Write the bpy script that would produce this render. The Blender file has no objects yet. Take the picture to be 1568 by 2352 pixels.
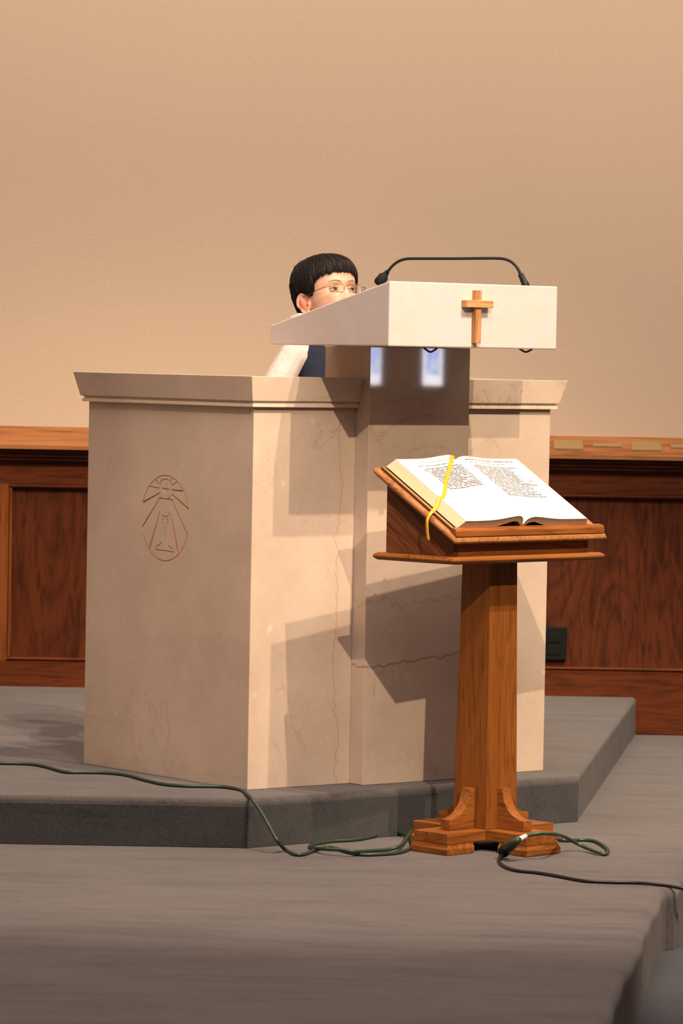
import bpy, bmesh, math, random
from mathutils import Vector, Matrix, Euler
from mathutils.bvhtree import BVHTree

random.seed(7)
SC = bpy.context.scene
COL = SC.collection

# ------------------------------------------------------------------ camera, light, exposure
F_PX, CAM_Z = 9000.0, 1.33
cam = bpy.data.cameras.new('camera')
cam.sensor_fit = 'VERTICAL'; cam.sensor_height = 36.0; cam.lens = F_PX / 2352.0 * 36.0
cam.clip_end = 200
cam.dof.use_dof = True; cam.dof.focus_distance = 10.7; cam.dof.aperture_fstop = 8.0
co = bpy.data.objects.new('camera', cam); COL.objects.link(co)
co.matrix_world = Matrix.Translation((0, 0, CAM_Z)) @ Matrix.Rotation(math.pi/2 - math.atan(356/F_PX), 4, 'X') @ Matrix.Rotation(math.radians(1.03), 4, 'Z')
SC.camera = co
SC.view_settings.view_transform = 'Standard'; SC.view_settings.look = 'None'
SC.view_settings.gamma = 1; SC.view_settings.use_curve_mapping = False
SC.view_settings.exposure = 0.0

world = bpy.data.worlds.new('world'); SC.world = world; world.use_nodes = True
world.node_tree.nodes['Background'].inputs[0].default_value = (1.0, 0.80, 0.66, 1)
world.node_tree.nodes['Background'].inputs[1].default_value = 0.115

AMBO_O = Vector((-.2453, 10.756, 0)); AMBO_R = math.atan2(.612, .791)
def ambo_pt(s, t, z):
    return AMBO_O + Matrix.Rotation(AMBO_R, 3, 'Z') @ Vector((s, t, z))

def spot(name, loc, aim, power, col, size_deg=40, radius=.03, blend=.5):
    l = bpy.data.lights.new(name, 'SPOT'); l.energy = power; l.color = col
    l.spot_size = math.radians(size_deg); l.shadow_soft_size = radius; l.spot_blend = blend
    o = bpy.data.objects.new(name, l); COL.objects.link(o); o.location = loc
    o.rotation_euler = (Vector(aim) - Vector(loc)).to_track_quat('-Z', 'Y').to_euler()
    return o
def area(name, loc, aim, power, col, sx, sy):
    l = bpy.data.lights.new(name, 'AREA'); l.energy = power; l.color = col
    l.shape = 'RECTANGLE'; l.size = sx; l.size_y = sy
    o = bpy.data.objects.new(name, l); COL.objects.link(o); o.location = loc
    o.rotation_euler = (Vector(aim) - Vector(loc)).to_track_quat('-Z', 'Y').to_euler()
    return o
WARM = (1.0, 0.79, 0.57)
AIM = ambo_pt(.5, -.1, .8)
spot('spotlight', ambo_pt(.22, -4.5, 5.95), AIM, 1300, WARM, 46, .035)
spot('spotlight', ambo_pt(.67, -4.0, 5.90), AIM, 1170, WARM, 46, .035)
spot('spotlight', ambo_pt(-3.4, -8.0, 6.0), ambo_pt(.75, -.35, 1.0), 2500, WARM, 15, .03, .6)
area('fill_light', (-1.0, 9.0, 6.3), (-1.0, 10.5, 0), 150, (1.0, .82, .74), 4, 4)  # added soft fill without a fixture, lifts the general light
area('fill_light', (0.3, 5.8, 6.3), (0.3, 6.6, 0), 260, (1.0, .82, .76), 4, 3)  # added overhead fill that brightens the stage floor
area('fill_light', (-2.0, 3.0, 6.0), (-.5, 12, 1.0), 85, (1.0, .78, .71), 5, 3)  # added soft fill from the camera side
area('wall_fill', (1.2, 11.8, 6.3), (0.9, 14.2, 2.2), 330, (1.0, .83, .68), 8, .4)  # added strip of light that evens out the back wall

# ------------------------------------------------------------------ helpers
def link(o, parent=None):
    COL.objects.link(o)
    if parent is not None: o.parent = parent
    return o
def mesh_obj(name, verts, faces, mat=None, parent=None, smooth=False, bevel=0, segs=2, mats=None):
    me = bpy.data.meshes.new(name); bm = bmesh.new()
    vs = [bm.verts.new(v) for v in verts]
    for f in faces:
        try: bm.faces.new([vs[i] for i in f])
        except ValueError: pass
    return bm_obj(name, bm, mat, parent, smooth, bevel, segs)
def bm_obj(name, bm, mat=None, parent=None, smooth=False, bevel=0, segs=2):
    bmesh.ops.recalc_face_normals(bm, faces=bm.faces)
    if bevel > 0:
        ed = [e for e in bm.edges if e.is_manifold and e.calc_face_angle(0) > .35]
        bmesh.ops.bevel(bm, geom=ed, offset=bevel, segments=segs, affect='EDGES', profile=.5)
    me = bpy.data.meshes.new(name); bm.to_mesh(me); bm.free()
    if smooth:
        for p in me.polygons: p.use_smooth = True
    else:
        for p in me.polygons: p.use_smooth = False
    if mat: me.materials.append(mat)
    return link(bpy.data.objects.new(name, me), parent)
def box(name, lo, hi, mat, parent=None, bevel=0, segs=2):
    (a, b, c), (d, e, f) = lo, hi
    v = [(a,b,c),(d,b,c),(d,e,c),(a,e,c),(a,b,f),(d,b,f),(d,e,f),(a,e,f)]
    return mesh_obj(name, v, [(0,3,2,1),(4,5,6,7),(0,1,5,4),(1,2,6,5),(2,3,7,6),(3,0,4,7)], mat, parent, False, bevel, segs)
def loft(name, rings, mat, parent=None, closed=True, caps=True, smooth=False, bevel=0, segs=2):
    n = len(rings[0]); v = [tuple(p) for r in rings for p in r]; f = []
    for i in range(len(rings) - 1):
        for j in range(n if closed else n - 1):
            k = (j + 1) % n
            f.append((i*n+j, i*n+k, (i+1)*n+k, (i+1)*n+j))
    if caps and closed:
        f.append(tuple(range(n))); f.append(tuple((len(rings)-1)*n + j for j in range(n)))
    return mesh_obj(name, v, f, mat, parent, smooth, bevel, segs)
def empty(name, loc=(0,0,0), rz=0, parent=None):
    o = bpy.data.objects.new(name, None); o.location = loc; o.rotation_euler = (0,0,rz); o.empty_display_size = .1
    return link(o, parent)
def tag(o, label=None, cat=None, group=None, kind=None):
    if label: o['label'] = label
    if cat: o['category'] = cat
    if group: o['group'] = group
    if kind: o['kind'] = kind
    return o
def catmull(pts, n=8):
    P = [Vector(p) for p in pts]; P = [P[0]*2-P[1]] + P + [P[-1]*2-P[-2]]; out = []
    for i in range(1, len(P)-2):
        for k in range(n):
            t = k/n; a, b, c, d = P[i-1], P[i], P[i+1], P[i+2]
            out.append(.5*((2*b)+(c-a)*t+(2*a-5*b+4*c-d)*t*t+(3*b-a-3*c+d)*t**3))
    out.append(P[-2]); return out
def tube_rings(path, rad, n=8):
    path = [Vector(p) for p in path]; rings = []
    nrm = None
    for i, p in enumerate(path):
        d = (path[min(i+1, len(path)-1)] - path[max(i-1, 0)]).normalized()
        if nrm is None:
            up = Vector((0,0,1)) if abs(d.z) < .9 else Vector((1,0,0)); nrm = d.cross(up).normalized()
        else: nrm = (nrm - d*nrm.dot(d)).normalized()
        bn = d.cross(nrm); r = rad[i] if isinstance(rad, (list, tuple)) else rad
        rings.append([p + (nrm*math.cos(2*math.pi*k/n) + bn*math.sin(2*math.pi*k/n))*r for k in range(n)])
    return rings
def tube(name, path, rad, mat, parent=None, n=8):
    return loft(name, tube_rings(path, rad, n), mat, parent, smooth=True)

# ---- camera-model free measurement: points read on the known planes
_R = co.matrix_world.to_3x3()
def on_level(px, py, z):
    d = _R @ Vector(((px-784)/F_PX, -(py-1176)/F_PX, -1)); return Vector((0,0,CAM_Z)) + d*((z-CAM_Z)/d.z)

# ------------------------------------------------------------------ materials
class Mat:
    def __init__(s, name):
        s.m = bpy.data.materials.new(name); s.m.use_nodes = True; s.nt = s.m.node_tree
        s.b = s.nt.nodes['Principled BSDF']
    def node(s, t, **kw):
        n = s.nt.nodes.new(t)
        for k, v in kw.items(): setattr(n, k, v)
        return n
    def put(s, sock, v):
        if isinstance(v, bpy.types.NodeSocket): s.nt.links.new(v, sock)
        elif isinstance(v, (tuple, list)) and len(v) == 3 and len(sock.default_value) == 4: sock.default_value = (*v, 1)
        else: sock.default_value = v
    def set(s, **kw):
        for k, v in kw.items(): s.put(s.b.inputs[k.replace('_', ' ')], v)
        return s
    def math(s, op, a, b=0, c=0, clamp=False):
        n = s.node('ShaderNodeMath', operation=op, use_clamp=clamp)
        for i, v in enumerate((a, b, c)):
            s.put(n.inputs[i], v)
        return n.outputs[0]
    def coord(s, which='Object', scale=(1,1,1), rot=(0,0,0), loc=(0,0,0)):
        tc = s.node('ShaderNodeTexCoord'); mp = s.node('ShaderNodeMapping'); src = tc.outputs[which]
        if any(rot):
            m0 = s.node('ShaderNodeMapping'); m0.inputs['Rotation'].default_value = rot
            s.nt.links.new(src, m0.inputs[0]); src = m0.outputs[0]
        s.nt.links.new(src, mp.inputs[0])
        mp.inputs['Scale'].default_value = scale; mp.inputs['Location'].default_value = loc
        return mp.outputs[0]
    def xyz(s, v):
        n = s.node('ShaderNodeSeparateXYZ'); s.put(n.inputs[0], v); return n.outputs
    def noise(s, v, scale, detail=4, rough=.5, dist=0):
        n = s.node('ShaderNodeTexNoise'); s.put(n.inputs['Vector'], v)
        n.inputs['Scale'].default_value = scale; n.inputs['Detail'].default_value = detail
        n.inputs['Roughness'].default_value = rough; n.inputs['Distortion'].default_value = dist
        return n.outputs[0]
    def ramp(s, fac, stops):
        n = s.node('ShaderNodeValToRGB'); s.put(n.inputs[0], fac); cr = n.color_ramp
        while len(cr.elements) < len(stops): cr.elements.new(.5)
        for e, (p, c) in zip(cr.elements, stops):
            e.position = p; e.color = (*c, 1) if len(c) == 3 else c
        return n.outputs[0]
    def mix(s, fac, a, b, mode='MIX'):
        n = s.node('ShaderNodeMix', data_type='RGBA', blend_type=mode)
        s.put(n.inputs[0], fac); s.put(n.inputs[6], a); s.put(n.inputs[7], b); return n.outputs[2]
    def bump(s, h, strength=.2, dist=.002):
        n = s.node('ShaderNodeBump'); s.put(n.inputs['Height'], h)
        n.inputs['Strength'].default_value = strength; n.inputs['Distance'].default_value = dist
        s.nt.links.new(n.outputs[0], s.b.inputs['Normal']); return s

def plain(name, col, rough=.5, **kw):
    return Mat(name).set(Base_Color=col, Roughness=rough, **kw).m

def make_stone(name, base=(.62,.49,.39), dark=(.51,.39,.30), feature=None, rough=.30):
    m = Mat(name); v = m.coord()
    n1 = m.noise(v, 3.2, 6, .6, .3); c = m.mix(m.ramp(n1, [(.35,(0,0,0)),(.68,(1,1,1))]), dark, base)
    n2 = m.noise(v, 38, 3, .6); c = m.mix(m.math('MULTIPLY', m.ramp(n2, [(.35,(0,0,0)),(.7,(1,1,1))]), .16), c, (.70,.58,.48))
    # thin brown veins
    for sc, w, amt, cc in ((1.7, .006, .45, (.36,.22,.12)), (3.9, .005, .28, (.40,.24,.14)), (7.5, .006, .18, (.38,.24,.15))):
        nn = m.noise(v, sc, 7, .62, .9)
        a = m.math('ABSOLUTE', m.math('SUBTRACT', nn, .5))
        line = m.math('SUBTRACT', 1, m.math('DIVIDE', a, w), clamp=True)
        brk = m.ramp(m.noise(v, 2.3, 2, .5), [(.45,(0,0,0)),(.62,(1,1,1))])
        c = m.mix(m.math('MULTIPLY', m.math('MULTIPLY', line, amt), brk), c, cc)
    sp = m.ramp(m.noise(v, 22, 2, .5), [(.70,(0,0,0)),(.76,(1,1,1))])
    c = m.mix(m.math('MULTIPLY', sp, .35), c, (.78,.70,.60))
    X, Y, Z = m.xyz(v)
    if feature == 'column':      # one long brown vein across the face
        wob = m.noise(m.coord(scale=(14,14,2)), 1.0, 5, .65)
        zz = m.math('ADD', m.math('MULTIPLY', m.math('SUBTRACT', X, .35), .06), .432)
        zz = m.math('ADD', zz, m.math('MULTIPLY', wob, .07))
        d = m.math('ABSOLUTE', m.math('SUBTRACT', Z, zz))
        l = m.math('SUBTRACT', 1, m.math('DIVIDE', d, .0045), clamp=True)
        c = m.mix(m.math('MULTIPLY', l, .8), c, (.30,.15,.06))
        wob = m.noise(m.coord(scale=(9,9,3), loc=(3,1,2)), 1.0, 5, .7)
        zz = m.math('ADD', m.math('MULTIPLY', wob, .16), .56)
        d = m.math('ABSOLUTE', m.math('SUBTRACT', Z, zz))
        l = m.math('SUBTRACT', 1, m.math('DIVIDE', d, .006), clamp=True)
        c = m.mix(m.math('MULTIPLY', l, .4), c, (.34,.19,.10))
    if feature == 'front':
        wob = m.noise(m.coord(scale=(2,2,9)), 1.0, 6, .65)
        xx = m.math('ADD', m.math('MULTIPLY', wob, .11), .245)
        d = m.math('ABSOLUTE', m.math('SUBTRACT', X, xx))
        l = m.math('SUBTRACT', 1, m.math('DIVIDE', d, .0032), clamp=True)
        c = m.mix(m.math('MULTIPLY', l, .55), c, (.38,.22,.10))
    if feature == 'spots':
        nn = m.ramp(m.noise(v, 13, 5, .6, 1.2), [(.54,(0,0,0)),(.57,(1,1,1)),(.62,(0,0,0))])
        c = m.mix(m.math('MULTIPLY', nn, .5), c, (.50,.30,.12))
    m.set(Base_Color=c, Roughness=rough)
    m.b.inputs['Specular IOR Level'].default_value = .12; m.b.inputs['Coat Weight'].default_value = .8; m.b.inputs['Coat Roughness'].default_value = .022
    return m.m
STONE = make_stone('beige_marble')
STONE_COL = make_stone('beige_marble_column', feature='column')
STONE_FRONT = make_stone('beige_marble_front', feature='front')
STONE_SPOT = make_stone('beige_marble_spotted', (.74,.59,.47), (.63,.49,.38), feature='spots')
STONE_CAP = make_stone('beige_marble_cap', (.74,.59,.47), (.63,.49,.38))

def make_white_stone():
    m = Mat('cream_marble'); v = m.coord(scale=(1,1,2.2), rot=(0,.5,0))
    n = m.noise(v, 4, 6, .6, 1.0)
    c = m.ramp(n, [(.3,(.555,.485,.47)),(.5,(.585,.515,.50)),(.57,(.575,.495,.44)),(.64,(.59,.52,.50))])
    m.set(Base_Color=c, Roughness=.28); m.b.inputs['Coat Weight'].default_value = .3; m.b.inputs['Coat Roughness'].default_value = .15
    return m.m
WHITE_STONE = make_white_stone()

def make_wood(name, light, dark, axis='X', scale=1.0, stretch=1.2, rough=.45, rot=(0,0,0), coat=.12):
    m = Mat(name)
    st = {'X': (stretch, 22, 22), 'Y': (22, stretch, 22), 'Z': (22, 22, stretch)}[axis]
    st = tuple(k*scale for k in st)
    v = m.coord(rot=rot, scale=st)
    warp = m.noise(m.coord(scale=tuple(k*.22 for k in st), rot=rot), 1.0, 3, .5, 2.0)
    n1 = m.noise(v, 1.0, 5, .65, .8)
    rings = m.math('ABSOLUTE', m.math('SINE', m.math('MULTIPLY', warp, 46)))
    f = m.math('ADD', m.math('MULTIPLY', n1, .8), m.math('MULTIPLY', rings, .2))
    c = m.ramp(f, [(.30, dark), (.62, light)])
    pores = m.ramp(m.noise(m.coord(scale=tuple(k*6 for k in st), rot=rot), 1.0, 2, .5), [(.36,(1,1,1)),(.44,(0,0,0))])
    c = m.mix(m.math('MULTIPLY', pores, .45), c, tuple(k*.35 for k in dark))
    m.set(Base_Color=c, Roughness=rough, Specular_IOR_Level=.15); m.b.inputs['Coat Weight'].default_value = coat if rough < .5 else 0; m.b.inputs['Coat Roughness'].default_value = .25
    m.bump(pores, -.15, .001)
    return m.m
OL, OD = (.27,.090,.019), (.165,.050,.010)
OAK_X = make_wood('oak_lengthwise', OL, OD, 'X'); OAK_Y = make_wood('oak_crosswise', OL, OD, 'Y')
OAK_Z = make_wood('oak_upright', (.23,.074,.013), (.155,.045,.008), 'Z', 1.5)
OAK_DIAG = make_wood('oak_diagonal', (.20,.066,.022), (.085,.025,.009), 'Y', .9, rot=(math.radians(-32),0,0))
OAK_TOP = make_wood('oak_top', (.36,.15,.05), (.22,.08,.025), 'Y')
WL, WD = (.115,.026,.005), (.055,.012,.003)
PANEL_W = make_wood('stained_panel', (.095,.022,.005), (.042,.009,.002), 'Z', .55, 3.6, .5)
RAIL_W = make_wood('stained_rail', WL, WD, 'X', .7, 1.6, .5); STILE_W = make_wood('stained_stile', (.22,.062,.014), (.12,.03,.008), 'Z', .7, 1.4, .5)
CAP_W = make_wood('stained_cap', (.34,.14,.05), (.22,.08,.026), 'X', .6, 1.5, .5)
MOULD_W = make_wood('dark_moulding', (.07,.017,.007), (.03,.008,.004), 'X', .7, 1.5, .5)
CROSS_W = make_wood('cross_wood', (.50,.24,.10), (.30,.12,.045), 'Z', 1.6, 1.2, .5)
CROSS_WX = make_wood('crossbar_wood', (.56,.30,.13), (.38,.17,.07), 'X', 1.6, 1.2, .5)

def make_carpet(name, a, b):
    m = Mat(name); v = m.coord()
    big = m.noise(m.coord(scale=(1.0,2.6,1.6), rot=(0,0,.05)), 1.5, 5, .6, .5)
    c = m.mix(m.ramp(big, [(.35,(0,0,0)),(.65,(1,1,1))]), a, b)
    streak = m.noise(m.coord(scale=(1.0,4.2,3.2), rot=(0,0,.06)), 2.6, 7, .68, .6)
    c = m.mix(m.math('MULTIPLY', m.ramp(streak, [(.42,(0,0,0)),(.60,(1,1,1))]), .45), c, tuple(k*1.45 for k in b))
    c = m.mix(m.math('MULTIPLY', m.ramp(streak, [(.36,(1,1,1)),(.46,(0,0,0))]), .40), c, tuple(k*.62 for k in a))
    fine = m.noise(v, 420, 3, .75); mid = m.noise(v, 130, 3, .75)
    c = m.mix(m.math('MULTIPLY', m.ramp(fine, [(.38,(1,1,1)),(.56,(0,0,0))]), .55), c, tuple(k*.45 for k in a))
    c = m.mix(m.math('MULTIPLY', m.ramp(mid, [(.46,(0,0,0)),(.64,(1,1,1))]), .35), c, tuple(k*1.7 for k in b))
    m.set(Base_Color=c, Roughness=.97, Specular_IOR_Level=.05)
    m.b.inputs['Sheen Weight'].default_value = .2; m.b.inputs['Sheen Roughness'].default_value = .5
    m.bump(m.math('ADD', fine, m.math('MULTIPLY', mid, .4)), .8, .004)
    return m.m
CARPET = make_carpet('grey_carpet', (.073,.062,.061), (.096,.081,.079))
CARPET_LOW = make_carpet('blue_grey_carpet', (.022,.024,.034), (.031,.032,.043))

def make_plaster(name, col):
    m = Mat(name); v = m.coord()
    n = m.noise(v, 60, 4, .6); big = m.noise(v, .6, 3, .5)
    c = m.mix(m.ramp(big, [(.35,(0,0,0)),(.65,(1,1,1))]), tuple(k*.965 for k in col), col)
    m.set(Base_Color=c, Roughness=.9, Specular_IOR_Level=.2); m.bump(n, .35, .003); return m.m
PLASTER = make_plaster('tan_plaster', (.62,.48,.345)); CEIL = make_plaster('ceiling_paint', (.75,.68,.6))
BLACK = plain('black_plastic', (.004,.004,.004), .75, Specular_IOR_Level=.2); MIC_M = plain('black_metal', (.006,.0055,.006), .5, Specular_IOR_Level=.25)
GREEN = plain('green_cord', (.022,.045,.028), .38); BLACKCORD = plain('black_cord', (.012,.010,.010), .35)
BRASS = plain('gold_inlay', (.26,.165,.06), .7)

# ------------------------------------------------------------------ room shell
wall = box('wall_back', (-6, 14.0, -.155), (9, 14.2, 6.6), PLASTER); tag(wall, 'plain tan textured plaster wall behind the pulpit', kind='structure')
tag(box('wall_left', (-6.2, -1, -.155), (-6, 14.2, 6.6), PLASTER), 'tan plaster side wall outside the picture', kind='structure')
RW = 12.0
tag(box('wall_right', (RW, -1, -.155), (RW+.2, 14.2, 6.6), PLASTER), 'tan plaster side wall with slit windows', kind='structure')
wall.scale.x = 1
tag(box('wall_back', (9, 14.0, -.155), (RW, 14.2, 6.6), PLASTER), 'far end of the tan back wall', kind='structure')
tag(box('ceiling', (-6.2, -1, 6.6), (RW+.2, 14.2, 6.7), CEIL), 'pale ceiling', kind='structure')
tag(box('floor', (-6.2, -1, -.25), (RW+.2, 14.2, -.155), CARPET_LOW), 'dark blue grey carpet of the lower floor', kind='structure')

def prism_xy(name, pts, z0, z1, mat, bevel, parent=None, segs=8):
    bm = bmesh.new(); lo = [bm.verts.new((x, y, z0)) for x, y in pts]; hi = [bm.verts.new((x, y, z1)) for x, y in pts]
    n = len(pts); bm.faces.new(lo[::-1]); bm.faces.new(hi)
    for i in range(n): bm.faces.new((lo[i], lo[(i+1)%n], hi[(i+1)%n], hi[i]))
    bmesh.ops.recalc_face_normals(bm, faces=bm.faces)
    top = [e for e in bm.edges if all(abs(v.co.z - z1) < 1e-6 for v in e.verts)]
    if bevel: bmesh.ops.bevel(bm, geom=top, offset=bevel, segments=segs, affect='EDGES', profile=.5)
    me = bpy.data.meshes.new(name); bm.to_mesh(me); bm.free(); me.materials.append(mat)
    for p in me.polygons: p.use_smooth = True
    me.set_sharp_from_angle(angle=math.radians(4))
    return link(bpy.data.objects.new(name, me), parent)
# stage (z = 0) with a jog in its carpeted right edge
sx = lambda y: .8223 + (y - 9.8014) * .1387
edge = []
for i in range(60):
    y = 5.2 + (9.83 - 5.2) * i / 59
    edge.append((sx(y) + .003*math.sin(y*7.3) + .0025*math.sin(y*19+1), y))
edge += [(sx(9.84)+.010, 9.86), (sx(9.86)+.030, 9.875), (sx(9.9)+.036, 9.90)]
for i in range(20):
    y = 9.95 + (13.99 - 9.95) * i / 19
    edge.append((sx(y) + .036, y))
stage = prism_xy('stage', [(-5.95, 5.2)] + edge + [(-5.95, 13.99)], -.154, 0, CARPET, .028)
tag(stage, 'grey carpeted stage carrying the book stand', kind='structure')
# folded carpet strip along the riser foot below the jog
platform = prism_xy('platform', [(-5.9, 10.53), (-.2412, 10.54), (.6971, 11.288), (1.066, 13.985), (-5.9, 13.985)], .0005, .133, CARPET, .016)
tag(platform, 'raised grey carpeted step under the stone pulpit', kind='structure')

NAP_SHADE = make_carpet('shaded_riser_carpet', (.030,.030,.032), (.046,.045,.047))  # same carpet, with the shaded look of the riser pile put into its colour
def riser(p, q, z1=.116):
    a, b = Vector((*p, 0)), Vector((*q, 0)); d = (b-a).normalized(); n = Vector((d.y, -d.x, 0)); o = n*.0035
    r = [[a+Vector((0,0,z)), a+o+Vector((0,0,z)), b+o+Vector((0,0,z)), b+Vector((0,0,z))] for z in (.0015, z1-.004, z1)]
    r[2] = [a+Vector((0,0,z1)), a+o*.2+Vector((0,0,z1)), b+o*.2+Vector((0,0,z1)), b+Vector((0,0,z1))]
    tag(loft('riser', r, NAP_SHADE, platform), 'added strip on the step riser, carpet coloured darker for its shaded look')
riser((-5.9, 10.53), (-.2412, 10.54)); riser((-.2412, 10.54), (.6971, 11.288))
# slit windows of stained glass in the right wall (they show as reflections in the polished stone)
def glass_mat():
    m = Mat('stained_glass'); v = m.coord('Generated')
    X, Y, Z = m.xyz(v)
    n = m.noise(m.coord('Generated', scale=(1, 3.2, 4.5)), 1.3, 2, .5)
    c = m.ramp(n, [(.34,(.55,.42,.75)),(.45,(.25,.22,.95)),(.52,(.35,.75,.80)),(.60,(.75,.78,.85)),(.70,(.55,.30,.60))])
    bx = m.math('GREATER_THAN', m.math('ABSOLUTE', m.math('SUBTRACT', Y, .5)), .32)
    bz = m.math('LESS_THAN', Z, .14)
    bz2 = m.math('LESS_THAN', m.math('ABSOLUTE', m.math('SUBTRACT', Z, .66)), .14)
    edge_ = m.math('MAXIMUM', m.math('MAXIMUM', bx, bz), bz2)
    c = m.mix(edge_, c, (.93,.92,1.0))
    m.set(Base_Color=(.02,.02,.02), Roughness=.2, Emission_Color=c, Emission_Strength=24.0)
    return m.m
GLASS_M = glass_mat(); LEAD = plain('lead', (.05,.05,.05), .6)
def slit_window(i, yc, w, z0, z1):
    o = box('window_%d' % i, (RW-.03, yc-w/2, z0), (RW+.001, yc+w/2, z1), GLASS_M); tag(o, 'narrow stained glass window in the right wall', kind='structure')
    for dy in (-w/2-.01, w/2): box('window_frame', (RW-.05, yc+dy, z0-.01), (RW, yc+dy+.01, z1+.01), LEAD, o)
    for zz in (z0-.012, z1, (z0+z1)/2-.004): box('window_frame', (RW-.05, yc-w/2, zz), (RW, yc+w/2, zz+.008), LEAD, o)
slit_window(1, 8.306, .124, 1.172, 1.62)
slit_window(2, 7.953, .084, 1.172, 1.62)

# ------------------------------------------------------------------ wainscot on the back wall
YB = 14.0
def strip(name, x0, x1, prof, mat, parent, bevel=0):   # prof: list of (y, z)
    return loft(name, [[(x0, y, z) for y, z in prof], [(x1, y, z) for y, z in prof]], mat, parent, bevel=bevel, segs=2)
X0, X1 = -5.95, 8.9
back = box('rail', (X0, 13.975, .8572), (X1, 13.9985, .935), RAIL_W, wall)
tag(back, 'dark red stained top rail of the panelling')
strip('rail', X0, X1, [(13.9985,.0), (13.9985,.226), (13.972,.226), (13.972,.002), (13.9985,.002)][1:], RAIL_W, wall)
cap = strip('trim_1', X0, X1, [(13.999,1.0625), (13.985,1.0625), (13.905,1.004), (13.900,.998), (13.900,.984), (13.999,.984)], CAP_W, None)
tag(cap, 'sloping light brown wooden cap on top of the wainscot', kind='structure')
mould = strip('trim_2', X0, X1, [(13.999,.983), (13.915,.983), (13.915,.972), (13.928,.968), (13.932,.956), (13.942,.954), (13.944,.944), (13.958,.942), (13.964,.933), (13.999,.933)], MOULD_W, None)
tag(mould, 'dark stepped moulding under the wainscot cap', kind='structure')
def sloped_inlay(x0, x1, f0, f1):
    ax, az = (13.985, 1.0625), (13.905, 1.004)
    def P(f, h):
        dy, dz = az[0]-ax[0], az[1]-ax[1]; L = math.hypot(dy, dz); ny, nz = dz/L, -dy/L
        return (ax[0]+dy*f+ny*h, ax[1]+dz*f+nz*h)
    pr = [P(f0,-.001), P(f0,.004), P(f1,.004), P(f1,-.001)]
    o = strip('inlay', x0, x1, pr, BRASS, cap, bevel=.0015)
    tag(o, 'pale gold rectangular inlay'); return o
x = .7482 - .277
for i in range(14):
    big = (i % 2 == 0)
    sloped_inlay(x, x+.1055, .28 if big else .42, .80 if big else .62); x += .1390
# panels, stiles and beads
bays = [(-5.92,-4.95), (-4.83,-3.73), (-3.61,-2.51), (-2.39,-1.31), (-1.187,-.08), (.04, 1.62), (1.74, 2.84), (2.96, 4.06), (4.18, 5.28), (5.40, 6.50), (6.62, 7.72), (7.84, 8.88)]
prev = None
for a, b in bays:
    box('panel', (a-.005, 13.990, .222), (b+.005, 13.9985, .858), PANEL_W, wall)
    for (x0, x1, z0, z1) in ((a, b, .843, .857), (a, b, .226, .239)):
        zm = (z0+z1)/2
        strip('bead', x0, x1, [(13.99, z0), (13.968, z0+.002), (13.964, zm), (13.968, z1-.002), (13.99, z1)], RAIL_W, wall)
    for xx in (a, b-.013):
        loft('bead', [[(xx, 13.99, z), (xx+.002, 13.968, z), (xx+.0065, 13.964, z), (xx+.011, 13.968, z), (xx+.013, 13.99, z)] for z in (.239, .843)], STILE_W, wall)
    if prev is not None: box('stile', (prev, 13.972, .226), (a, 13.9985, .857), STILE_W, wall)
    prev = b
out = box('outlet_plate', (.722, 13.962, .262), (.8125, 13.9895, .380), BLACK, None, bevel=.004)
tag(out, 'black electrical outlet plate low on the wood panelling right of the pulpit', 'outlet')
box('socket', (.745, 13.958, .325), (.79, 13.963, .360), BLACK, out, bevel=.002); box('socket', (.745, 13.958, .282), (.79, 13.963, .317), BLACK, out, bevel=.002)

# ------------------------------------------------------------------ stone pulpit
pulpit = empty('pulpit', AMBO_O, AMBO_R)
tag(pulpit, 'large beige marble pulpit with cream slanted reading desk and wooden cross', 'pulpit')
ZB, ZT = .1335, 1.188
# side panel with engraved emblem
side = box('side_panel', (0, .0195, ZB), (.03, .806, ZT), STONE, pulpit)
tag(side, 'marble side panel engraved with a chalice emblem')
ENG = Mat('engraved_groove').set(Base_Color=(.52,.20,.045), Roughness=.7).m
side.data.materials.append(ENG)
# strokes in emblem units: x to the right of the emblem as seen, y down
KX, KZ = .000268, .000159
EC = (790, 1015)
TC, ZC = .414, .8655    # emblem centre on the panel
def emb(x, y): return (TC - (x-EC[0])*KX, ZC - (y-EC[1])*KZ)
def stroke(bm, pts, w0, w1=None):
    w1 = w0 if w1 is None else w1
    P = [Vector(emb(*p)) for p in pts]; n = len(P); L = []; R_ = []
    for i, p in enumerate(P):
        d = (P[min(i+1,n-1)] - P[max(i-1,0)]).normalized(); nn = Vector((-d.y, d.x)); w = (w0 + (w1-w0)*i/(n-1))/2
        L.append(p + nn*w); R_.append(p - nn*w)
    ring = L + R_[::-1]
    a = [bm.verts.new((-.002, q.x, q.y)) for q in ring]; b = [bm.verts.new((.0022, q.x, q.y)) for q in ring]
    m = len(ring)
    for i in range(n-1):
        for vs, fl in ((a, 0), (b, 1)):
            q = (vs[i], vs[i+1], vs[m-2-i], vs[m-1-i]); bm.faces.new(q)
    for i in range(m): bm.faces.new((a[i], a[(i+1)%m], b[(i+1)%m], b[i]))
def arc(cx, cy, rx, ry, a0, a1, n=14):
    return [(cx+rx*math.cos(math.radians(a0+(a1-a0)*i/n)), cy-ry*math.sin(math.radians(a0+(a1-a0)*i/n))) for i in range(n+1)]
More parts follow.
